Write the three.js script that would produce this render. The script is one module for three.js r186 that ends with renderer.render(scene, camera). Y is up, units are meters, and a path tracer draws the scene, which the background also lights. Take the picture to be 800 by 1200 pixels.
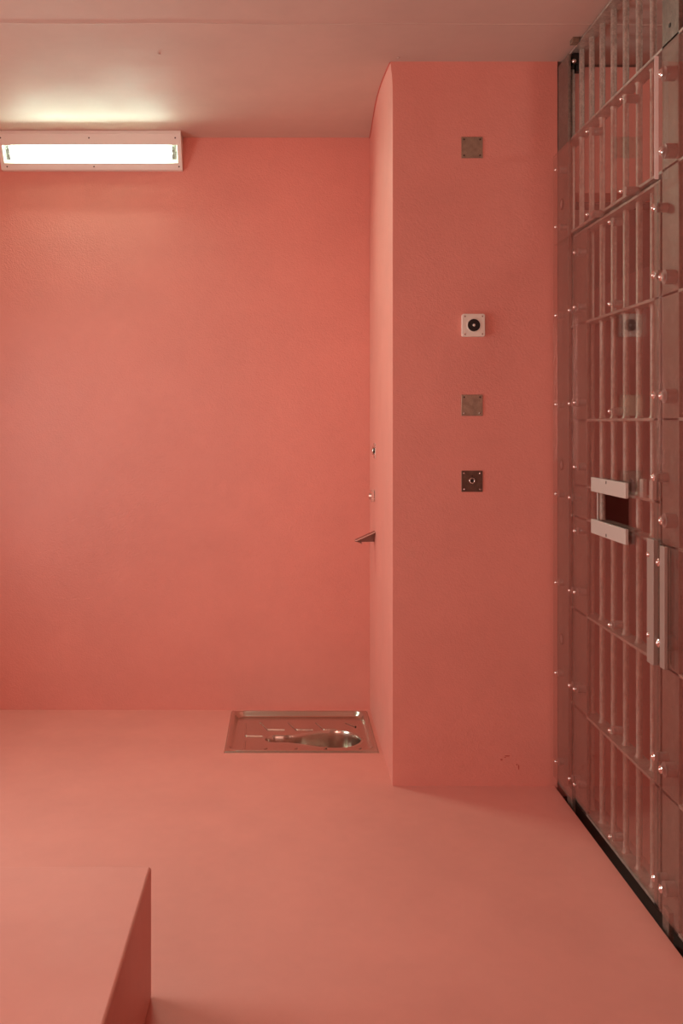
import * as THREE from 'three';
import { mergeGeometries, toCreasedNormals } from 'three/addons/utils/BufferGeometryUtils.js';
import { RoundedBoxGeometry } from 'three/addons/geometries/RoundedBoxGeometry.js';
import { RectAreaLightUniformsLib } from 'three/addons/lights/RectAreaLightUniformsLib.js';

// ------------------------------------------------------------------ camera, sky, exposure
// The cell: x to the right, y up, the camera at z = 0 looking along -z. "d" below is depth in metres in front of the camera (d = -z).
const scene = new THREE.Scene();
const camera = new THREE.PerspectiveCamera(2 * Math.atan(600 / 1100) * 180 / Math.PI, 800 / 1200, 0.05, 60);
camera.position.set(0, 1.252, 0);
camera.lookAt(0, 1.252, -1);
camera.setViewOffset(800, 1200, 68, 104, 800, 1200);   // rising-front lens: the horizon sits above the middle of the frame
camera.updateProjectionMatrix();

const renderer = new THREE.WebGLRenderer({ antialias: true });
renderer.toneMapping = THREE.LinearToneMapping;
renderer.toneMappingExposure = 1.0;
renderer.shadowMap.enabled = true;
RectAreaLightUniformsLib.init();

scene.background = new THREE.Color().setRGB(0.95, 0.95, 0.95);      // overcast sky outside the window
scene.backgroundIntensity = 0.6;

const DAYLIGHT = 7.6, REAR = 7.2, TUBE = 295, CORRIDOR = 12;

// daylight entering at the barred window in the left wall; behind the camera an added pink fill light, set in an added opening
const DAYTINT = new THREE.Color().setRGB(0.92, 1.06, 1.00), PINKLIGHT = new THREE.Color().setRGB(1.0, 0.50, 0.40);
const daylight = new THREE.RectAreaLight(DAYTINT, DAYLIGHT, 1.06, 1.24);
daylight.name = 'window_daylight';
daylight.position.set(-1.86, 1.12, -2.45);
daylight.lookAt(1, 1.12, -2.45);
scene.add(daylight);
const rearLight = new THREE.RectAreaLight(PINKLIGHT, REAR, 1.44, 1.14);
rearLight.name = 'added_rear_fill';
rearLight.position.set(-0.95, 1.50, 1.01);
rearLight.lookAt(-0.95, 1.50, -3);
scene.add(rearLight);

// ------------------------------------------------------------------ helpers
let seed = 7;
const rnd = () => { seed = (seed * 1664525 + 1013904223) >>> 0; return seed / 4294967296; };
function lattice(n) { const a = new Float32Array(n * n); for (let i = 0; i < a.length; i++) a[i] = rnd(); return a; }
function tileNoise(size, cells) {                                     // periodic smooth value noise, 0..1
  const L = lattice(cells), out = new Float32Array(size * size), s = (t) => t * t * (3 - 2 * t);
  for (let y = 0; y < size; y++) for (let x = 0; x < size; x++) {
    const fx = x / size * cells, fy = y / size * cells, x0 = Math.floor(fx), y0 = Math.floor(fy), tx = s(fx - x0), ty = s(fy - y0);
    const x1 = (x0 + 1) % cells, y1 = (y0 + 1) % cells;
    const a = L[y0 * cells + x0], b = L[y0 * cells + x1], c = L[y1 * cells + x0], d = L[y1 * cells + x1];
    out[y * size + x] = (a + (b - a) * tx) * (1 - ty) + (c + (d - c) * tx) * ty;
  }
  return out;
}
function layered(size, list) {
  const out = new Float32Array(size * size); let sum = 0;
  for (const [cells, w] of list) { const n = tileNoise(size, cells); sum += w; for (let i = 0; i < out.length; i++) out[i] += n[i] * w; }
  for (let i = 0; i < out.length; i++) out[i] /= sum;
  return out;
}
function greyTexture(size, values, lo, hi, metres, tint = [1, 1, 1], srgb = false) {
  const d = new Uint8Array(size * size * 4);
  for (let i = 0; i < size * size; i++) {
    const v = lo + (hi - lo) * values[i];
    for (let k = 0; k < 3; k++) d[i * 4 + k] = Math.max(0, Math.min(255, Math.round(255 * v * tint[k])));
    d[i * 4 + 3] = 255;
  }
  const t = new THREE.DataTexture(d, size, size);
  t.wrapS = t.wrapT = THREE.RepeatWrapping; t.magFilter = THREE.LinearFilter; t.minFilter = THREE.LinearMipmapLinearFilter; t.generateMipmaps = true;
  if (srgb) t.colorSpace = THREE.SRGBColorSpace;
  t.repeat.set(1 / metres, 1 / metres); t.needsUpdate = true;
  return t;
}
function metricUV(g) {                                                // uv in metres, by the way each face points
  g = g.index ? g.toNonIndexed() : g;
  const p = g.attributes.position, uv = new Float32Array(p.count * 2), a = new THREE.Vector3(), b = new THREE.Vector3(), c = new THREE.Vector3(), n = new THREE.Vector3();
  for (let i = 0; i < p.count; i += 3) {
    a.fromBufferAttribute(p, i); b.fromBufferAttribute(p, i + 1); c.fromBufferAttribute(p, i + 2);
    n.copy(b).sub(a).cross(c.clone().sub(a));
    const ax = Math.abs(n.x), ay = Math.abs(n.y), az = Math.abs(n.z);
    for (const [k, v] of [[i, a], [i + 1, b], [i + 2, c]]) {
      uv[k * 2] = ax > ay && ax > az ? v.z : v.x;
      uv[k * 2 + 1] = ay >= ax && ay >= az ? v.z : v.y;
    }
  }
  g.setAttribute('uv', new THREE.BufferAttribute(uv, 2));
  return g;
}
const box = (x0, x1, y0, y1, d0, d1) => new THREE.BoxGeometry(x1 - x0, y1 - y0, d1 - d0).translate((x0 + x1) / 2, (y0 + y1) / 2, -(d0 + d1) / 2);
const rbox = (x0, x1, y0, y1, d0, d1, r = 0.003, s = 2) => new RoundedBoxGeometry(x1 - x0, y1 - y0, d1 - d0, s, r).translate((x0 + x1) / 2, (y0 + y1) / 2, -(d0 + d1) / 2);
const taken = {};
function numbered(name) { const n = taken[name] = (taken[name] ?? -1) + 1; return n ? name + '_' + String(n).padStart(3, '0') : name; }
function thing(name, label, category, [x, y, z], group) {
  const o = new THREE.Group(); o.name = numbered(name); o.position.set(x, y, z); o.userData = { label, category };
  if (group) o.userData.group = group;
  scene.add(o); o.updateMatrixWorld();
  return o;
}
const tmp = new THREE.Vector3();
function part(name, geo, mat, parent, label) {                        // geometry given in room coordinates
  parent.getWorldPosition(tmp);
  geo = metricUV(geo); geo.translate(-tmp.x, -tmp.y, -tmp.z);
  const m = new THREE.Mesh(geo, mat); m.name = name; m.castShadow = m.receiveShadow = true;
  if (label) m.userData.label = label;
  parent.add(m); m.updateMatrixWorld();
  return m;
}
function copyPart(name, mesh, parent, x, y, z) {                      // a shared shape at another place of the same thing
  const m = new THREE.Mesh(mesh.geometry, mesh.material); m.name = name; m.castShadow = m.receiveShadow = true;
  parent.getWorldPosition(tmp); m.position.set(x - tmp.x, y - tmp.y, z - tmp.z); parent.add(m);
  return m;
}
function struct(name, geo, mat, label, category) {
  const m = new THREE.Mesh(metricUV(geo), mat); m.name = name; m.castShadow = m.receiveShadow = true;
  m.userData = { kind: 'structure', label, category }; scene.add(m); m.updateMatrixWorld();
  return m;
}

// ------------------------------------------------------------------ materials
const peel = layered(1024, [[400, 0.5], [230, 1.0], [110, 0.5], [9, 0.25]]);
const PEEL = greyTexture(1024, peel, 0, 1, 0.8);
const smooth = layered(512, [[128, 0.4], [32, 0.5], [8, 1], [3, 1.2]]);
const SMOOTH = greyTexture(512, smooth, 0, 1, 1.1);
const patch = layered(512, [[64, 0.3], [16, 0.6], [5, 1], [2, 1]]);
const PATCH = greyTexture(512, patch, 0.93, 1.03, 1.9, [1, 1, 1], true);
const PATCHR = greyTexture(512, patch, 0.72, 1.25, 1.3);
const paint = (c, rough, bump, bumpMap, spec = 0.5) => new THREE.MeshPhysicalMaterial({ color: c, roughness: rough, bumpMap, bumpScale: bump, map: PATCH, roughnessMap: PATCHR, specularIntensity: spec });
const PINK = new THREE.Color().setRGB(0.85, 0.35, 0.285);
const M = {};
M.wall = paint(PINK, 0.36, 0.0013, PEEL, 1.0);
M.pier = paint(PINK, 0.55, 0.0009, PEEL, 0.5);
M.floor = paint(PINK.clone(), 0.55, 0.0006, SMOOTH, 0.5);
M.bench = paint(PINK.clone(), 0.55, 0.0006, SMOOTH, 0.5);
M.bead = paint(new THREE.Color().setRGB(0.62, 0.13, 0.10), 0.5, 0.0006, SMOOTH, 0.5);
M.ceiling = paint(new THREE.Color().setRGB(0.70, 0.50, 0.425), 0.8, 0.0009, SMOOTH, 0.3);
const spangle = layered(512, [[96, 1], [40, 1], [12, 0.8], [160, 0.6]]);
const SPANGLE = greyTexture(512, spangle, 0.72, 1.10, 0.35, [1, 0.98, 0.96], true);
const SPANGLER = greyTexture(512, spangle, 0.6, 1.3, 0.35);
M.galv = new THREE.MeshStandardMaterial({ color: new THREE.Color().setRGB(0.33, 0.275, 0.24), metalness: 0.6, roughness: 0.5, map: SPANGLE, roughnessMap: SPANGLER, bumpMap: SPANGLER, bumpScale: 0.0004 });
M.bar = new THREE.MeshStandardMaterial({ color: new THREE.Color().setRGB(0.60, 0.55, 0.50), metalness: 0.5, roughness: 0.42, map: SPANGLE, roughnessMap: SPANGLER, bumpMap: SPANGLER, bumpScale: 0.0004 });  // galvanised steel lightened in colour for the window light the bars catch
const brush = layered(512, [[220, 1], [90, 0.6], [10, 0.6]]);
const BRUSH = greyTexture(512, brush, 0.7, 1.1, 0.12, [1, 1, 1], true);
M.plate = new THREE.MeshStandardMaterial({ color: new THREE.Color().setRGB(0.52, 0.43, 0.33), metalness: 0.85, roughness: 0.42, map: BRUSH });
M.plateDark = new THREE.MeshStandardMaterial({ color: new THREE.Color().setRGB(0.27, 0.20, 0.16), metalness: 0.9, roughness: 0.3, map: BRUSH });  // steel colour darkened to stand for the dim room this plate mirrors
M.steel = new THREE.MeshStandardMaterial({ color: new THREE.Color().setRGB(0.66, 0.63, 0.58), metalness: 1, roughness: 0.22 });
M.chrome = new THREE.MeshStandardMaterial({ color: new THREE.Color().setRGB(0.88, 0.87, 0.85), metalness: 1, roughness: 0.12 });
M.pan = new THREE.MeshStandardMaterial({ color: new THREE.Color().setRGB(0.60, 0.55, 0.48), metalness: 1, roughness: 0.21, roughnessMap: PATCHR });
M.poly = new THREE.MeshPhysicalMaterial({ color: new THREE.Color().setRGB(0.93, 0.92, 0.91), transmission: 1, thickness: 0, ior: 1.58, roughness: 0.03, metalness: 0 });
M.polyEdge = new THREE.MeshPhysicalMaterial({ color: new THREE.Color().setRGB(0.90, 0.88, 0.85), roughness: 0.35 });
M.spacer = new THREE.MeshStandardMaterial({ color: new THREE.Color().setRGB(0.42, 0.34, 0.31), roughness: 0.5, metalness: 0.4 });
M.hatch = new THREE.MeshStandardMaterial({ color: new THREE.Color().setRGB(0.62, 0.58, 0.53), roughness: 0.5, metalness: 0.45 });
M.lockSteel = new THREE.MeshStandardMaterial({ color: new THREE.Color().setRGB(0.40, 0.32, 0.28), roughness: 0.5, metalness: 0.4 });
M.black = new THREE.MeshStandardMaterial({ color: new THREE.Color().setRGB(0.012, 0.011, 0.010), roughness: 0.45 });
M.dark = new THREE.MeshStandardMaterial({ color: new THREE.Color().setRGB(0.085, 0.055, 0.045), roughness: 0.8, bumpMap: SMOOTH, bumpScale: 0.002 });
M.white = new THREE.MeshStandardMaterial({ color: new THREE.Color().setRGB(0.88, 0.84, 0.74), roughness: 0.42 });
M.lampBody = new THREE.MeshStandardMaterial({ color: new THREE.Color().setRGB(0.92, 0.90, 0.83), roughness: 0.45 });
M.tube = new THREE.MeshStandardMaterial({ color: 0xffffff, emissive: new THREE.Color().setRGB(1, 0.96, 0.86), emissiveIntensity: 2.2, roughness: 0.4 });
M.holder = new THREE.MeshStandardMaterial({ color: new THREE.Color().setRGB(0.30, 0.28, 0.24), roughness: 0.5 });
M.glass = new THREE.MeshPhysicalMaterial({ color: 0xffffff, transmission: 1, thickness: 0, ior: 1.5, roughness: 0.05 });
M.spout = new THREE.MeshStandardMaterial({ color: new THREE.Color().setRGB(0.26, 0.20, 0.18), metalness: 1, roughness: 0.25 });  // steel darkened in colour for the shade inside the hood
M.wood = new THREE.MeshStandardMaterial({ color: new THREE.Color().setRGB(0.30, 0.22, 0.16), roughness: 0.7, map: SPANGLE });

// ------------------------------------------------------------------ the room shell
const XL = -1.75, XP = 0.377, XE = 0.945, ZB = 4.1, ZP = 3.239, ZF = -0.9, H = 2.5;   // left wall, pier side, pier end, back wall, pier front, wall behind the camera, ceiling
{
  const s = new THREE.Shape([[XL, -ZF], [0.935, -ZF], [0.935, -ZP], [XP + 0.05, -ZP], [XP + 0.05, -ZB], [XL, -ZB]].map(([x, z]) => new THREE.Vector2(x, -z)));
  const h = new THREE.Path([[-0.205, 3.585], [0.342, 3.585], [0.342, 4.050], [-0.205, 4.050]].map(([x, d]) => new THREE.Vector2(x, d)));
  s.holes.push(h);
  const g = new THREE.ExtrudeGeometry(s, { depth: 0.12, bevelEnabled: false }).rotateX(-Math.PI / 2).translate(0, -0.12, 0);
  const f = struct('floor', g, M.floor, 'pink coated floor of the cell', 'floor');
  part('floor_channel', box(0.935, 1.04, -0.09, -0.045, ZF, 3.262), M.dark, f, 'dark sunken channel under the gate');
  part('subfloor', box(XL, XP + 0.05, -0.30, -0.25, 3.3, ZB), M.dark, f);
  part('corridor_floor', box(1.04, 2.9, -0.12, 0, ZF, 9.5), M.floor, f);
}
{
  const c = struct('ceiling', box(XL - 0.1, 2.95, H, H + 0.12, ZF - 0.1, 9.6), M.ceiling, 'off-white plastered ceiling', 'ceiling');
  // the trowelled joint that crosses the ceiling
  const pts = [];
  for (let i = 0; i <= 120; i++) { const x = XL + (2.9 - XL) * i / 120; pts.push(new THREE.Vector3(x, H + 0.0005, -2.927 + 0.006 * Math.sin(i * 0.31) * Math.sin(i * 0.083 + 1) + 0.002 * (rnd() - 0.5) - 0.004 * (x + 1.2))); }
  part('ceiling_joint', new THREE.TubeGeometry(new THREE.CatmullRomCurve3(pts), 240, 0.0028, 5), M.ceiling, c, 'raised plaster joint across the ceiling');
  for (const [x, d] of [[-0.42, 3.17], [0.392, 3.205]]) part('plaster_lump', new THREE.SphereGeometry(0.006, 10, 8).scale(1, 0.5, 1).translate(x, H, -d), M.ceiling, c);
}
struct('wall_back', box(XL - 0.1, XP + 0.05, -0.1, H, ZB, ZB + 0.12), M.wall, 'pink rolled-paint back wall under the tube light', 'wall');
{
  // left wall with the barred window
  const w = { y0: 0.48, y1: 1.76, d0: 1.90, d1: 3.00 }, t0 = XL - 0.14;
  struct('wall_left', mergeGeometries([
    box(t0, XL, -0.1, w.y0, ZF, ZB), box(t0, XL, w.y1, H, ZF, ZB), box(t0, XL, w.y0, w.y1, ZF, w.d0), box(t0, XL, w.y0, w.y1, w.d1, ZB),
  ].map((g) => g.toNonIndexed())), M.wall, 'pink side wall with the daylight window', 'wall');
  const win = new THREE.Group(); win.name = 'window_1'; win.userData = { kind: 'structure', label: 'barred daylight window in the side wall', category: 'window' }; scene.add(win);
  const xf = XL - 0.075;
  part('window_frame', mergeGeometries([box(xf, xf + 0.05, w.y0, w.y0 + 0.05, w.d0, w.d1), box(xf, xf + 0.05, w.y1 - 0.05, w.y1, w.d0, w.d1), box(xf, xf + 0.05, w.y0, w.y1, w.d0, w.d0 + 0.05), box(xf, xf + 0.05, w.y0, w.y1, w.d1 - 0.05, w.d1)]), M.galv, win);
  for (let i = 1; i < 3; i++) { const y = w.y0 + (w.y1 - w.y0) * i / 3; part('window_rail', rbox(xf, xf + 0.05, y - 0.055, y + 0.055, w.d0, w.d1, 0.006), M.galv, win); }
  for (let i = 0; i < 3; i++) { const y = w.y0 + (w.y1 - w.y0) * i / 3, e = (w.y1 - w.y0) / 3; part('pane', box(xf + 0.010, xf + 0.016, y + 0.03, y + e - 0.03, w.d0 + 0.03, w.d1 - 0.03), M.glass, win); }
}
{
  // the wall behind the camera, with an added opening for the pink fill light
  const w = { y0: 0.92, y1: 2.08, x0: -1.68, x1: -0.22 }, d0 = ZF - 0.14, d1 = ZF;
  struct('wall_front', mergeGeometries([box(XL - 0.1, 2.95, -0.1, w.y0, d0, d1), box(XL - 0.1, 2.95, w.y1, H, d0, d1), box(XL - 0.1, w.x0, w.y0, w.y1, d0, d1), box(w.x1, 2.95, w.y0, w.y1, d0, d1)].map((g) => g.toNonIndexed())), M.wall, 'pink wall behind the camera', 'wall');
  const win = new THREE.Group(); win.name = 'window_2'; win.userData = { kind: 'structure', label: 'added unseen opening behind the camera holding the pink fill light', category: 'window' }; scene.add(win);
  const f0 = ZF - 0.075, f1 = f0 + 0.05;
  part('window_frame', mergeGeometries([box(w.x0, w.x1, w.y0, w.y0 + 0.04, f0, f1), box(w.x0, w.x1, w.y1 - 0.04, w.y1, f0, f1), box(w.x0, w.x0 + 0.04, w.y0, w.y1, f0, f1), box(w.x1 - 0.04, w.x1, w.y0, w.y1, f0, f1)]), M.galv, win);
  for (let i = 1; i < 8; i++) { const x = w.x0 + (w.x1 - w.x0) * i / 8; part('window_bar', new THREE.CylinderGeometry(0.01, 0.01, w.y1 - w.y0, 12).translate(x, (w.y0 + w.y1) / 2, -f0 - 0.02), M.galv, win); }
  part('pane', box(w.x0 + 0.03, w.x1 - 0.03, w.y0 + 0.03, w.y1 - 0.03, f0 + 0.002, f0 + 0.008), M.glass, win);
}
{
  // the pier: its side face swells a little where the plaster meets the ceiling
  const nz = 40, ny = 60, pos = [], idx = [];
  const swell = (y, d) => { const t = (ZB - d) / (ZB - ZP), b = 0.0165 * Math.sin(Math.PI * Math.pow(Math.min(1, t * 0.93), 1.35)) + 0.003 * t; return -b * Math.exp(-Math.pow((H - y) / 0.05, 1.5)); };
  const ring = (y) => { const r = []; for (let i = 0; i <= nz; i++) { const d = ZB - (ZB - ZP) * i / nz; r.push([XP + swell(y, d), y, -d]); } r.push([XE, y, -ZP], [XE, y, -ZB - 0.1], [XP, y, -ZB - 0.1]); return r; };
  const ys = []; for (let j = 0; j <= ny; j++) { const t = j / ny; ys.push(-0.1 + (H + 0.1) * (1 - Math.pow(1 - t, 2.2))); }
  const n = ring(0).length;
  for (const y of ys) for (const p of ring(y)) pos.push(...p);
  for (let j = 0; j < ny; j++) for (let i = 0; i < n; i++) { const a = j * n + i, b = j * n + (i + 1) % n, c = a + n, e = b + n; idx.push(a, b, e, a, e, c); }
  let g = new THREE.BufferGeometry(); g.setAttribute('position', new THREE.Float32BufferAttribute(pos, 3)); g.setIndex(idx);
  g = toCreasedNormals(metricUV(g), 0.6);
  const m = new THREE.Mesh(g, M.pier); m.name = 'wall_right'; m.castShadow = m.receiveShadow = true;
  m.userData = { kind: 'structure', label: 'projecting pink wall pier with call button and steel plates', category: 'wall' }; scene.add(m);
  // deeper red bead where the pier side meets the ceiling, and a few scuffs low on its front
  const bead = []; for (let i = 0; i <= 30; i++) { const d = ZB - (ZB - ZP) * i / 30; bead.push(new THREE.Vector3(XP + swell(H, d) - 0.0005, H - 0.001, -d)); }
  part('red_bead', new THREE.TubeGeometry(new THREE.CatmullRomCurve3(bead), 60, 0.0032, 6), M.bead, m, 'deeper red line along the ceiling');
  for (const [x, y, w, h] of [[0.772, 0.104, 0.009, 0.002], [0.764, 0.099, 0.003, 0.002], [0.752, 0.091, 0.004, 0.003], [0.811, 0.065, 0.002, 0.009], [0.805, 0.074, 0.002, 0.003]]) part('scuff', new THREE.SphereGeometry(1, 8, 6).scale(w, h, 0.0005).translate(x, y, -ZP), M.bead, m);
}
{
  // corridor beyond the bars
  const c = struct('wall_corridor', box(2.9, 3.02, -0.1, H, ZF, 9.6), M.wall, 'far pink wall of the corridor behind the bars', 'wall');
  part('end_wall', box(XE, 3.0, -0.1, H, 9.5, 9.62), M.wall, c);
  part('side_wall', box(XE - 0.02, XE + 0.06, -0.1, 2.047, 3.268, 9.55), M.wall, c);
  part('lintel', rbox(XE + 0.062, 2.9, 2.052, H - 0.008, 3.265, 3.40, 0.003), M.pier, c, 'pink lintel panel above the dark passage');
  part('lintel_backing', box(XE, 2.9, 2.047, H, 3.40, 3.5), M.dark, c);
}

// ------------------------------------------------------------------ wall-washing lamp on the corridor ceiling, out of frame
{
  const x = 1.80, y = 2.36, d = 2.25, t = thing('corridor_light', 'small ceiling lamp of the corridor beyond the bars', 'light', [x, H, -d]);
  for (const s of [-0.21, 0.21]) part('hanger', box(x + s - 0.01, x + s + 0.01, y + 0.04, H, d - 0.02, d), M.lampBody, t);
  part('housing', rbox(x - 0.26, x + 0.26, y - 0.06, y + 0.06, d - 0.06, d, 0.004), M.lampBody, t);
  part('diffuser', box(x - 0.25, x + 0.25, y - 0.05, y + 0.05, d, d + 0.002), M.tube, t);
  const L = new THREE.RectAreaLight(new THREE.Color().setRGB(1, 0.92, 0.80), CORRIDOR, 0.5, 0.1);
  L.name = 'corridor_glow'; L.position.set(x, y, -d - 0.004); L.lookAt(x, y, -d - 1); scene.add(L);
}

// ------------------------------------------------------------------ the tube light high on the back wall
{
  const x0 = -1.222, x1 = -0.4387, t = thing('tube_light', 'white wedge-shaped fluorescent light fitting in the corner of ceiling and back wall', 'light', [(x0 + x1) / 2, 2.35, -ZB]);
  const A = new THREE.Matrix4().makeBasis(new THREE.Vector3(1, 0, 0), new THREE.Vector3(0, 0.878, 0.479), new THREE.Vector3(0, -0.479, 0.878)).setPosition(0, 2.356, -4.077);
  const on = (g) => g.applyMatrix4(A);                                // face axes: x along, y up the slope, z out of the face
  const FH = 0.1504;
  // housing: back tray, ends, top cap
  const prof = new THREE.Shape([[-4.1, 2.352], [-4.079, 2.352], [-4.008, 2.484], [-4.008, H], [-4.1, H]].map(([z, y]) => new THREE.Vector2(z, y)));
  const endCap = () => new THREE.ExtrudeGeometry(prof, { depth: 0.006, bevelEnabled: false }).rotateY(-Math.PI / 2);
  part('end_cap', endCap().translate(x0 + 0.006, 0, 0), M.lampBody, t);
  part('end_cap', endCap().translate(x1, 0, 0), M.lampBody, t);
  part('housing', mergeGeometries([box(x0, x1, 2.352, H, ZB - 0.004, ZB), box(x0, x1, 2.3515, 2.359, 4.0765, ZB), box(x0, x1, H - 0.012, H, 4.006, ZB)]), M.lampBody, t);
  part('top_cap', rbox(x0 - 0.001, x1 + 0.001, 2.4865, H, 4.0, 4.016, 0.002), M.lampBody, t);
  const f = new THREE.Shape([[x0, 0], [x1, 0], [x1, FH], [x0, FH]].map((p) => new THREE.Vector2(...p)));
  const wx0 = -1.206, wx1 = -0.4555, wy0 = 0.027, wy1 = 0.104;
  f.holes.push(new THREE.Path([[wx0, wy0], [wx0, wy1], [wx1, wy1], [wx1, wy0]].map((p) => new THREE.Vector2(...p))));
  const face = part('face_plate', on(new THREE.ExtrudeGeometry(f, { depth: 0.005, bevelEnabled: true, bevelThickness: 0.001, bevelSize: 0.001, bevelSegments: 1 })), M.lampBody, t);
  for (const [x, y] of [[-1.208, 0.134], [-0.83, 0.134], [-0.462, 0.134], [-1.196, 0.012], [-0.82, 0.012], [-0.452, 0.012]]) part('screw', on(new THREE.CylinderGeometry(0.0032, 0.0032, 0.003, 10).rotateX(Math.PI / 2).translate(x, y, 0.0065)), M.dark, face);
  part('cover_glass', on(new THREE.BoxGeometry(wx1 - wx0, wy1 - wy0, 0.001).translate((wx0 + wx1) / 2, (wy0 + wy1) / 2, 0.001)), M.glass, t);
  part('reflector', on(new THREE.BoxGeometry(wx1 - wx0, 0.066, 0.001).translate((wx0 + wx1) / 2, 0.073, -0.0485)), M.white, t);
  for (const y of [0.054, 0.086]) {
    part('tube', on(new THREE.CylinderGeometry(0.011, 0.011, wx1 - wx0 - 0.05, 16).rotateZ(Math.PI / 2).translate((wx0 + wx1) / 2, y, -0.037)), M.tube, t, 'glowing fluorescent tube');
    for (const x of [wx0 + 0.016, wx1 - 0.016]) {
      part('lamp_holder', on(new THREE.BoxGeometry(0.016, 0.030, 0.020).translate(x, y, -0.020)), M.holder, t);
      part('contact', on(new THREE.BoxGeometry(0.005, 0.022, 0.006).translate(x + (x < -0.8 ? 0.006 : -0.006), y - 0.004, -0.007)), M.dark, t);
    }
  }
  part('wire', on(new THREE.CylinderGeometry(0.0022, 0.0022, wx1 - wx0 - 0.03, 8).rotateZ(Math.PI / 2).translate((wx0 + wx1) / 2, 0.0855, -0.0045)), M.holder, t);
  const L = new THREE.RectAreaLight(new THREE.Color().setRGB(0.76, 1.12, 0.92), TUBE, wx1 - wx0 - 0.10, 0.035);
  L.name = 'tube_glow';
  L.position.copy(new THREE.Vector3((wx0 + wx1) / 2, 0.0845, -0.0150).applyMatrix4(A));
  L.lookAt(L.position.clone().add(new THREE.Vector3(0, -0.479, 0.878)));
  scene.add(L);
}

// ------------------------------------------------------------------ concrete bench
{
  const b = new THREE.Mesh(metricUV(rbox(XL + 0.001, -0.288, 0, 0.285, -0.35, 2.051, 0.007, 3)).translate(0.92, 0, 0.85), M.bench);
  b.name = 'bench'; b.position.set(-0.92, 0, -0.85); b.castShadow = b.receiveShadow = true;
  b.userData = { label: 'low solid pink bench block on the floor in the foreground', category: 'bench' };
  scene.add(b);
}

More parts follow.
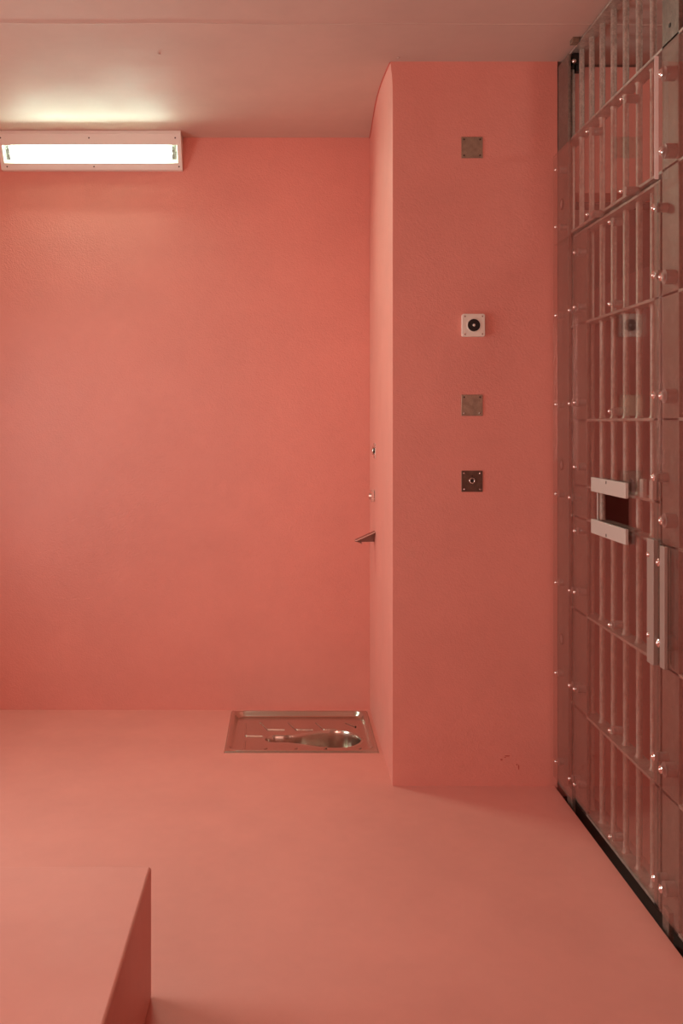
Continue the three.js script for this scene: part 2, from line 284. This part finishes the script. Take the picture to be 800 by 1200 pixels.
// ------------------------------------------------------------------ squat toilet pan
{
  const X0 = -0.226, X1 = 0.363, D0 = 3.563, D1 = 4.072, cx = (X0 + X1) / 2, cd = (D0 + D1) / 2;
  const t = thing('squat_toilet', 'stainless steel squat toilet pan set flush in the floor', 'toilet', [cx, 0, -cd]);
  const sm = (a, b, x) => { const k = Math.max(0, Math.min(1, (x - a) / (b - a))); return k * k * (3 - 2 * k); };
  const rr = (x, d, hx, hd, r) => { const qx = Math.abs(x - cx) - hx + r, qd = Math.abs(d - cd) - hd + r; return Math.hypot(Math.max(qx, 0), Math.max(qd, 0)) + Math.min(Math.max(qx, qd), 0) - r; };
  const BD = 3.747;
  const keyhole = (x, d) => {                                         // signed distance: slim neck to the left, wide oval to the right
    const u = Math.max(0, Math.min(1, (x + 0.032) / (0.205 + 0.032))), w = 0.040 + 0.062 * sm(0.12, 1, u), px = -0.032 + u * 0.237;
    return Math.hypot(x - px, d - BD) - w;
  };
  const height = (x, d) => {
    const s = rr(x, d, (X1 - X0) / 2 - 0.026, (D1 - D0) / 2 - 0.026, 0.035);
    let y = 0.006 - 0.016 * sm(0.012, -0.012, s) + 0.003 * Math.exp(-Math.pow((s - 0.014) / 0.006, 2));
    if (rr(x, d, (X1 - X0) / 2, (D1 - D0) / 2, 0.002) > -0.003) y = 0.001;
    const k = keyhole(x, d);
    y += 0.003 * Math.exp(-Math.pow((k - 0.004) / 0.005, 2));
    y -= (0.085 + 0.035 * sm(0, 0.2, x)) * (0.74 * sm(0.002, -0.015, k) + 0.26 * sm(-0.010, -0.085, k));
    return y;
  };
  const nx = 260, nd = 230, pos = [], pan = [], bowl = [];
  for (let j = 0; j <= nd; j++) for (let i = 0; i <= nx; i++) { const x = X0 + (X1 - X0) * i / nx, d = D0 + (D1 - D0) * j / nd; pos.push(x, height(x, d), -d); }
  for (let j = 0; j < nd; j++) for (let i = 0; i < nx; i++) {
    const a = j * (nx + 1) + i, b = a + 1, c = a + nx + 1, e = c + 1;
    const k = keyhole(X0 + (X1 - X0) * (i + 0.5) / nx, D0 + (D1 - D0) * (j + 0.5) / nd);
    (k < 0.0005 ? bowl : pan).push(a, b, e, a, e, c);
  }
  const all = new THREE.BufferGeometry(); all.setAttribute('position', new THREE.Float32BufferAttribute(pos, 3)); all.setIndex([...pan, ...bowl]); all.computeVertexNormals();
  for (const [name, list] of [['pan', pan], ['bowl', bowl]]) {
    const g = new THREE.BufferGeometry(), map = new Map(), p = [], n = [], id = [];
    for (const v of list) { if (!map.has(v)) { map.set(v, p.length / 3); for (let q = 0; q < 3; q++) { p.push(all.attributes.position.array[v * 3 + q]); n.push(all.attributes.normal.array[v * 3 + q]); } } id.push(map.get(v)); }
    g.setAttribute('position', new THREE.Float32BufferAttribute(p, 3)); g.setAttribute('normal', new THREE.Float32BufferAttribute(n, 3)); g.setIndex(id);
    part(name, g, M.pan, t);
  }
  part('skirt', mergeGeometries([box(X0, X1, -0.004, 0.0012, D0, D0 + 0.002), box(X0, X1, -0.004, 0.0012, D1 - 0.002, D1), box(X0, X0 + 0.002, -0.004, 0.0012, D0, D1), box(X1 - 0.002, X1, -0.004, 0.0012, D0, D1)]), M.pan, t);
  part('drain', new THREE.CylinderGeometry(0.022, 0.022, 0.004, 20).translate(0.262, height(0.262, BD) + 0.002, -BD), M.black, t);
  // pressed tread ridges on both sides of the bowl
  const rib = (pts) => {
    const c = new THREE.CurvePath(), v = pts.map(([x, d]) => new THREE.Vector3(x, height(x, d) + 0.0012, -d));
    for (let i = 0; i + 1 < v.length; i++) c.add(new THREE.LineCurve3(v[i], v[i + 1]));
    part('tread_ridge', new THREE.TubeGeometry(c, 14 * (pts.length - 1), 0.0034, 8), M.pan, t);
  };
  for (const [x, len] of [[-0.095, 0.07], [0.022, 0.07], [0.137, 0.055]]) {
    rib([[x, 3.955], [x + 0.030, 3.865], [x + 0.030 + len, 3.862]]);
    rib([[x + 0.030, 3.645], [x, 3.592]]);
  }
  rib([[-0.158, 3.94], [-0.152, 3.785], [-0.085, 3.785]]);
  rib([[-0.152, 3.725], [-0.152, 3.592]]);
  rib([[0.262, 3.955], [0.300, 3.90]]);
  rib([[0.300, 3.645], [0.270, 3.592]]);
}

// ------------------------------------------------------------------ fittings on the front of the pier
const disc = (r, h, x, y, d, s = 24) => new THREE.CylinderGeometry(r, r, h, s).rotateX(Math.PI / 2).translate(x, y, -d);
const domeFront = (r, x, y, d) => new THREE.SphereGeometry(r, 12, 6, 0, Math.PI * 2, 0, Math.PI / 2).rotateX(Math.PI / 2).scale(1, 1, 0.6).translate(x, y, -d);
for (const [y, label, kind] of [
  [2.203, 'dull square steel cover plate near the top of the pier', 0],
  [1.314, 'square steel cover plate just below the white call button', 1],
  [1.052, 'lowest square steel plate with a round push nozzle at its centre', 2]]) {
  const x = 0.650, t = thing(kind === 2 ? 'push_plate' : 'cover_plate', label, 'plate', [x, y - 0.0365, -ZP], 'square steel plates on the pier');
  part('plate', rbox(x - 0.0365, x + 0.0365, y - 0.0365, y + 0.0365, ZP - 0.003, ZP, 0.001), kind === 2 ? M.plateDark : M.plate, t);
  for (const sx of [-1, 1]) for (const sy of [-1, 1]) part('screw', domeFront(0.0033, x + sx * 0.0275, y + sy * 0.0275, ZP - 0.003), kind === 2 || (kind === 1 && sy < 0) ? M.chrome : M.dark, t);
  if (kind === 2) {
    part('nozzle_ring', new THREE.TorusGeometry(0.0085, 0.0028, 8, 24).translate(x, y + 0.002, -(ZP - 0.005)), M.steel, t, 'small steel ring');
    part('nozzle', disc(0.006, 0.004, x, y + 0.002, ZP - 0.004), M.black, t);
    part('pinhole', disc(0.002, 0.001, x, y + 0.018, ZP - 0.0034), M.black, t);
  }
}
{
  const x = 0.653, y = 1.589, t = thing('call_button', 'white square call button with a black round centre on the pier', 'button', [x, y - 0.039, -ZP]);
  const s = new THREE.Shape(), a = 0.0385, r = 0.007;
  s.moveTo(-a + r, -a); s.lineTo(a - r, -a); s.quadraticCurveTo(a, -a, a, -a + r); s.lineTo(a, a - r); s.quadraticCurveTo(a, a, a - r, a); s.lineTo(-a + r, a); s.quadraticCurveTo(-a, a, -a, a - r); s.lineTo(-a, -a + r); s.quadraticCurveTo(-a, -a, -a + r, -a);
  part('housing', new THREE.ExtrudeGeometry(s, { depth: 0.012, bevelEnabled: true, bevelSize: 0.001, bevelThickness: 0.002, bevelSegments: 2, curveSegments: 6 }).translate(x, y, -ZP), M.white, t);
  part('bezel', new THREE.TorusGeometry(0.0225, 0.0018, 8, 36).translate(x + 0.001, y, -(ZP - 0.0145)), M.white, t);
  part('lens', disc(0.0212, 0.004, x + 0.001, y, ZP - 0.0145, 36), M.black, t, 'black round lens');
  part('indicator', domeFront(0.0048, x + 0.001, y, ZP - 0.0162), M.white, t, 'small pale centre dot');
  for (const sx of [-1, 1]) for (const sy of [-1, 1]) part('screw', domeFront(0.003, x + sx * 0.030, y + sy * 0.0305, ZP - 0.0138), M.steel, t);
}

// ------------------------------------------------------------------ fittings on the side of the pier
const sideDisc = (r0, r1, h, x, y, d, s = 20) => new THREE.CylinderGeometry(r0, r1, h, s).rotateZ(Math.PI / 2).translate(x, y, -d);
{
  const y = 1.139, d = 3.872, t = thing('flush_button', 'small steel push button on the pier side, uppermost of the three fittings', 'button', [XP, y - 0.031, -d]);
  part('plate', rbox(XP - 0.003, XP, y - 0.031, y + 0.031, d - 0.031, d + 0.031, 0.001), M.steel, t);
  part('collar', sideDisc(0.020, 0.010, 0.006, XP - 0.006, y, d).rotateY(0), M.steel, t);
  part('push_cap', new THREE.SphereGeometry(0.011, 16, 10).scale(0.7, 1, 1).translate(XP - 0.008, y, -d), M.chrome, t);
}
{
  const y = 0.953, d = 3.868, t = thing('tap_knob', 'ribbed chrome tap knob on the pier side above the spout', 'tap', [XP, y - 0.026, -d]);
  part('flange', sideDisc(0.026, 0.026, 0.004, XP - 0.002, y, d), M.chrome, t);
  const s = new THREE.Shape(); for (let i = 0; i <= 48; i++) { const a = i / 48 * Math.PI * 2, r = 0.0225 + 0.0018 * Math.cos(a * 12); i ? s.lineTo(r * Math.cos(a), r * Math.sin(a)) : s.moveTo(r * Math.cos(a), r * Math.sin(a)); }
  part('knob', new THREE.ExtrudeGeometry(s, { depth: 0.010, bevelEnabled: true, bevelSize: 0.001, bevelThickness: 0.001, bevelSegments: 1 }).rotateY(-Math.PI / 2).translate(XP - 0.0055, y, -d), M.chrome, t);
  part('stem', sideDisc(0.013, 0.015, 0.010, XP - 0.021, y, d), M.chrome, t);
}
{
  const d = 3.87, y = 0.788, t = thing('water_spout', 'tapering steel water spout jutting from the pier side', 'spout', [XP, 0.755, -d]);
  // a hood of bent sheet, open towards the room: sloping top, rear cheek, small turned-up lip
  const top = 0.806, tip = [XP - 0.082, 0.769], hw = 0.030;
  const strip = (pts, d0, d1) => new THREE.ExtrudeGeometry(new THREE.Shape(pts.map((p) => new THREE.Vector2(...p))), { depth: d1 - d0, bevelEnabled: false }).translate(0, 0, -d1);
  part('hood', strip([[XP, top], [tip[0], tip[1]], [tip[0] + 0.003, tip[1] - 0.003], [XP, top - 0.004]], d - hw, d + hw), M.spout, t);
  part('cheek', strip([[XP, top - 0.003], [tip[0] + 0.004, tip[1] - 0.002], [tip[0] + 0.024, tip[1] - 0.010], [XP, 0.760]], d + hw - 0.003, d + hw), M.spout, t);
  part('lip', strip([[tip[0], tip[1]], [tip[0] + 0.026, tip[1] - 0.012], [tip[0] + 0.028, tip[1] - 0.009], [tip[0] + 0.004, tip[1] + 0.001]], d - hw, d + hw), M.chrome, t);
  const e = new THREE.LineCurve3(new THREE.Vector3(XP, top + 0.001, -d + hw), new THREE.Vector3(tip[0], tip[1] + 0.001, -d + hw));
  part('rolled_edge', new THREE.TubeGeometry(e, 4, 0.0028, 8), M.chrome, t);
  part('rolled_edge', new THREE.TubeGeometry(new THREE.LineCurve3(new THREE.Vector3(tip[0], tip[1] + 0.001, -d - hw), new THREE.Vector3(tip[0], tip[1] + 0.001, -d + hw)), 4, 0.0028, 8), M.chrome, t);
}

// ------------------------------------------------------------------ the barred front: fixed frame, door, clear sheets
const XF = 0.957, XR = 1.0025, XB = 0.985, RB = 0.0088;              // front and back of the flat rails, middle and radius of the bars
const RAIL = [0.328, 0.645, 0.950, 1.266, 1.577], RT = 0.008;
const flat = (y, d0, d1) => rbox(XF, XR, y - RT, y, d0, d1, 0.0012, 1);
function barGeo(y0, y1, rails) {                                      // a round bar with a weld collar at each rail it passes
  const pts = [new THREE.Vector2(RB, y0)];
  for (const r of rails) { if (r - RT - 0.012 > y0) pts.push(new THREE.Vector2(RB, r - RT - 0.008), new THREE.Vector2(RB + 0.0035, r - RT)); if (r + 0.012 < y1) pts.push(new THREE.Vector2(RB + 0.0045, r), new THREE.Vector2(RB + 0.0012, r + 0.005), new THREE.Vector2(RB, r + 0.010)); }
  pts.push(new THREE.Vector2(RB, y1));
  const g = new THREE.LatheGeometry(pts, 14);
  const n = toCreasedNormals(g, 0.9);
  return n;
}
function addBars(t, ds, y0, y1, rails) { for (const d of ds) part('bar', barGeo(y0, y1, rails).translate(XB, 0, -d), M.bar, t); }
function boltGeo(rosette) {                                           // dome head with washer, pointing to -x, its back at x = 0
  const list = [new THREE.SphereGeometry(0.0062, 12, 6, 0, Math.PI * 2, 0, Math.PI / 2).rotateZ(Math.PI / 2).scale(0.8, 1, 1).translate(-0.001, 0, 0), new THREE.CylinderGeometry(0.0075, 0.0075, 0.0012, 16).rotateZ(Math.PI / 2).translate(-0.0006, 0, 0)];
  if (rosette) list.push(new THREE.CylinderGeometry(0.0085, 0.0105, 0.0018, 16).rotateZ(Math.PI / 2).translate(-0.0009, 0, 0));
  return metricUV(mergeGeometries(list));
}
const boltMesh = new THREE.Mesh(boltGeo(false), M.chrome), rosetteMesh = new THREE.Mesh(boltGeo(true), M.chrome);
const spacerSmall = new THREE.Mesh(metricUV(new THREE.CylinderGeometry(0.012, 0.012, 0.0255, 18).rotateZ(Math.PI / 2)), M.spacer);
const spacerLarge = new THREE.Mesh(metricUV(new THREE.CylinderGeometry(0.018, 0.018, 0.0255, 22).rotateZ(Math.PI / 2)), M.spacer);
function sheet(t, d0, d1, y0, y1, x0, x1, bolts, big, hole, edge) {   // a clear sheet with its bolts and spacers
  const s = new THREE.Shape([[d0, y0], [d1, y0], [d1, y1], [d0, y1]].map((p) => new THREE.Vector2(...p)));
  if (hole) s.holes.push(new THREE.Path([[hole[0], hole[2]], [hole[0], hole[3]], [hole[1], hole[3]], [hole[1], hole[2]]].map((p) => new THREE.Vector2(...p))));
  const g = new THREE.ExtrudeGeometry(s, { depth: x1 - x0, bevelEnabled: false }).rotateY(Math.PI / 2).translate(x0, 0, 0);
  const m = part('clear_sheet', g, M.poly, t, 'clear plastic sheet bolted in front of the bars');
  if (edge) part('sheet_edge', box(x0 + 0.0002, x1 - 0.0002, y0, y1, d0 - 0.0016, d0 - 0.0001), M.polyEdge, m, 'pale polished edge of the clear sheet');
  for (const [d, y, wide] of bolts) {
    copyPart('bolt', wide || big ? rosetteMesh : boltMesh, m, x0 - 0.0001, y, -d);
    const len = XF - x1 - 0.001, sp = copyPart('spacer', big ? spacerLarge : spacerSmall, m, x1 + len / 2 + 0.0005, y, -d);
    sp.scale.x = len / 0.0255;
  }
  return m;
}
const YS = [1.617, 1.316, 1.013, 0.713, 0.407, 0.106];
{
  const t = thing('barred_front', 'fixed galvanised bar frame with clear sheets closing the right side of the cell', 'gate', [XB, -0.045, -2.2]);
  // posts: flat uprights
  const post = (d0, d1, y0 = 0.008, y1 = 2.482, xp = XF) => part('post', rbox(xp, xp + 0.010, y0, y1, d0, d1, 0.0015, 1), M.galv, t);
  post(3.125, 3.34, 0.008, 2.482, 0.947); post(2.274, 2.374); post(1.10, 1.20); post(-0.1, 0.0);
  const far = [3.2, 3.1, 3.0, 2.9, 2.8, 2.7, 2.6, 2.5];
  const near = []; for (let d = 2.312; d > -0.8; d -= 0.1) if (!(d > 1.1 && d < 1.2)) near.push(d);
  // rails
  part('rail', flat(2.492, ZF + 0.01, 3.262), M.bar, t); part('rail', flat(2.203, ZF + 0.01, 3.262), M.bar, t); part('rail', flat(1.893, ZF + 0.01, 3.262), M.bar, t);
  for (const y of RAIL) { part('rail', flat(y, 3.118, 3.262), M.bar, t); part('rail', flat(y, ZF + 0.01, 2.374), M.bar, t); }
  part('rail', flat(0.016, 3.118, 3.262), M.bar, t); part('rail', flat(0.016, ZF + 0.01, 2.374), M.bar, t);
  // bars: above the door, beside it, and on towards the camera
  addBars(t, far.slice(1), 1.886, 2.485, [2.203]);
  addBars(t, [3.2], 0.010, 2.485, [0.016, ...RAIL, 1.893, 2.203]);
  addBars(t, near, 0.010, 2.485, [0.016, ...RAIL, 1.893, 2.203]);
  for (const [d0, d1] of [[3.076, 3.127], [2.304, 2.343], [1.13, 1.17]]) part('foot', rbox(0.945, 0.957, -0.045, 0.05, d0, d1, 0.001, 1), M.galv, t);
  for (const y of [1.996, 1.111, 0.519]) { const pl = part('plug', sideDisc(0.017, 0.017, 0.003, 0.9455, y, 3.190), M.spacer, t); part('plug_centre', sideDisc(0.006, 0.006, 0.002, 0.9435, y, 3.190), M.bar, pl); part('plug_ring', new THREE.TorusGeometry(0.0165, 0.0022, 8, 28).rotateY(Math.PI / 2).translate(0.9445, y, -3.190), M.dark, pl); }
  part('hole', sideDisc(0.006, 0.006, 0.001, XF - 0.0005, 2.238, 2.325), M.black, t);
  // clear sheets: over the door, beside it, and on towards the camera
  sheet(t, 2.312, 3.178, 1.853, 2.156, 0.913, 0.9235, [[3.148, 2.102], [3.148, 1.910], [2.821, 2.129], [2.538, 2.129], [2.538, 1.880], [2.821, 1.880]], false, null, true);
  sheet(t, 2.998, 3.21, 0.048, 1.858, 0.922, 0.930, [...YS.map((y) => [3.179, y]), ...YS.map((y) => [3.027, y])], false);
  sheet(t, 1.16, 2.309, 0.057, 2.163, 0.922, 0.930, [2.107, 1.918, 1.61, 1.319, 1.014, 0.716, 0.405, 0.113].flatMap((y) => [[2.296, y, true], [1.72, y, true], [1.18, y, true]]), true);
  sheet(t, -0.6, 1.15, 0.057, 2.163, 0.922, 0.930, [2.107, 1.61, 1.014, 0.405, 0.113].flatMap((y) => [[1.13, y, true], [0.2, y, true]]), true);
  // strike plate beside the lock
  const sp = part('strike_plate', rbox(0.913, 0.922, 0.66, 0.955, 2.252, 2.280, 0.0015, 1), M.lockSteel, t, 'pale strike plate beside the lock');
  for (const y of [0.913, 0.716]) copyPart('bolt', rosetteMesh, sp, 0.913, y, -2.289);
  // anchors under the ceiling
  part('wedge', rbox(0.934, 0.956, 2.484, 2.4995, 3.03, 3.062, 0.001, 1), M.wood, t, 'small wooden packing block under the ceiling');
  const br = part('bracket', mergeGeometries([box(0.962, 1.0, 2.445, 2.483, 3.12, 3.165), box(0.975, 0.99, 2.425, 2.447, 3.125, 3.15)]), M.black, t, 'black anchor bracket');
  part('bolt', new THREE.SphereGeometry(0.008, 10, 8).translate(0.965, 2.455, -3.118), M.chrome, br);
}
{
  const t = thing('barred_door', 'narrow barred cell door with a food hatch and clear sheet', 'door', [XB, 0.010, -2.72]);
  part('stile', rbox(XF, XF + 0.010, 0.010, 1.868, 2.965, 3.100, 0.0015, 1), M.galv, t);
  part('stile', rbox(XF, XF + 0.010, 0.010, 1.868, 2.386, 2.425, 0.0015, 1), M.galv, t);
  for (const y of [0.018, ...RAIL, 1.055, 1.872]) part('rail', flat(y, 2.386, 3.100), M.bar, t);
  const rails = [0.018, 0.328, 0.645, 0.950, 1.055, 1.266, 1.577];
  addBars(t, [3.0, 2.9, 2.6, 2.5], 0.012, 1.866, rails);
  addBars(t, [2.8, 2.7], 1.048, 1.866, [1.055, 1.266, 1.577]);
  addBars(t, [2.8, 2.7], 0.012, 0.948, [0.018, 0.328, 0.645, 0.950]);
  const bolts = [
    ...[1.793, 1.62, 1.318, 1.114, 0.911, 0.717, 0.41, 0.108].map((y) => [2.974, y]),
    ...[1.821, 1.589, 1.286, 0.682, 0.384, 0.083].map((y) => [2.653, y]),
    ...[1.79, 1.622, 1.322, 1.117, 0.42, 0.118].map((y) => [2.342, y, true])];
  sheet(t, 2.318, 2.992, 0.068, 1.851, 0.922, 0.930, bolts, false, [2.508, 2.756, 0.968, 1.052]);
  // food hatch: two pale plates above and below the slot, with the sill and the jambs of the slot
  for (const [y0, y1, ys] of [[1.051, 1.093, 1.085], [0.928, 0.970, 0.936]]) {
    const p = part('hatch_plate', rbox(0.909, 0.918, y0, y1, 2.498, 2.777, 0.0015, 1), M.hatch, t, 'pale steel plate of the food hatch');
    part('slot_screw', rbox(0.9078, 0.910, ys - 0.004, ys + 0.004, 2.643, 2.647, 0.0005, 1), M.dark, p);
  }
  part('hatch_jamb', rbox(0.920, 0.925, 0.968, 1.052, 2.752, 2.757, 0.001, 1), M.hatch, t);
  part('hatch_sill', rbox(0.918, 0.958, 0.962, 0.968, 2.505, 2.757, 0.001, 1), M.galv, t);
  for (const d of [2.47, 2.405]) part('hatch_guide', rbox(0.945, 0.956, 1.056, 1.105, d, d + 0.022, 0.001, 1), M.hatch, t);
  // lock cover strip
  const lk = part('lock_plate', rbox(0.910, 0.9215, 0.655, 0.965, 2.311, 2.353, 0.0015, 1), M.lockSteel, t, 'flat lock cover strip');
  for (const y of [0.925, 0.725]) copyPart('bolt', boltMesh, lk, 0.910, y, -2.34);
}

renderer.render(scene, camera);
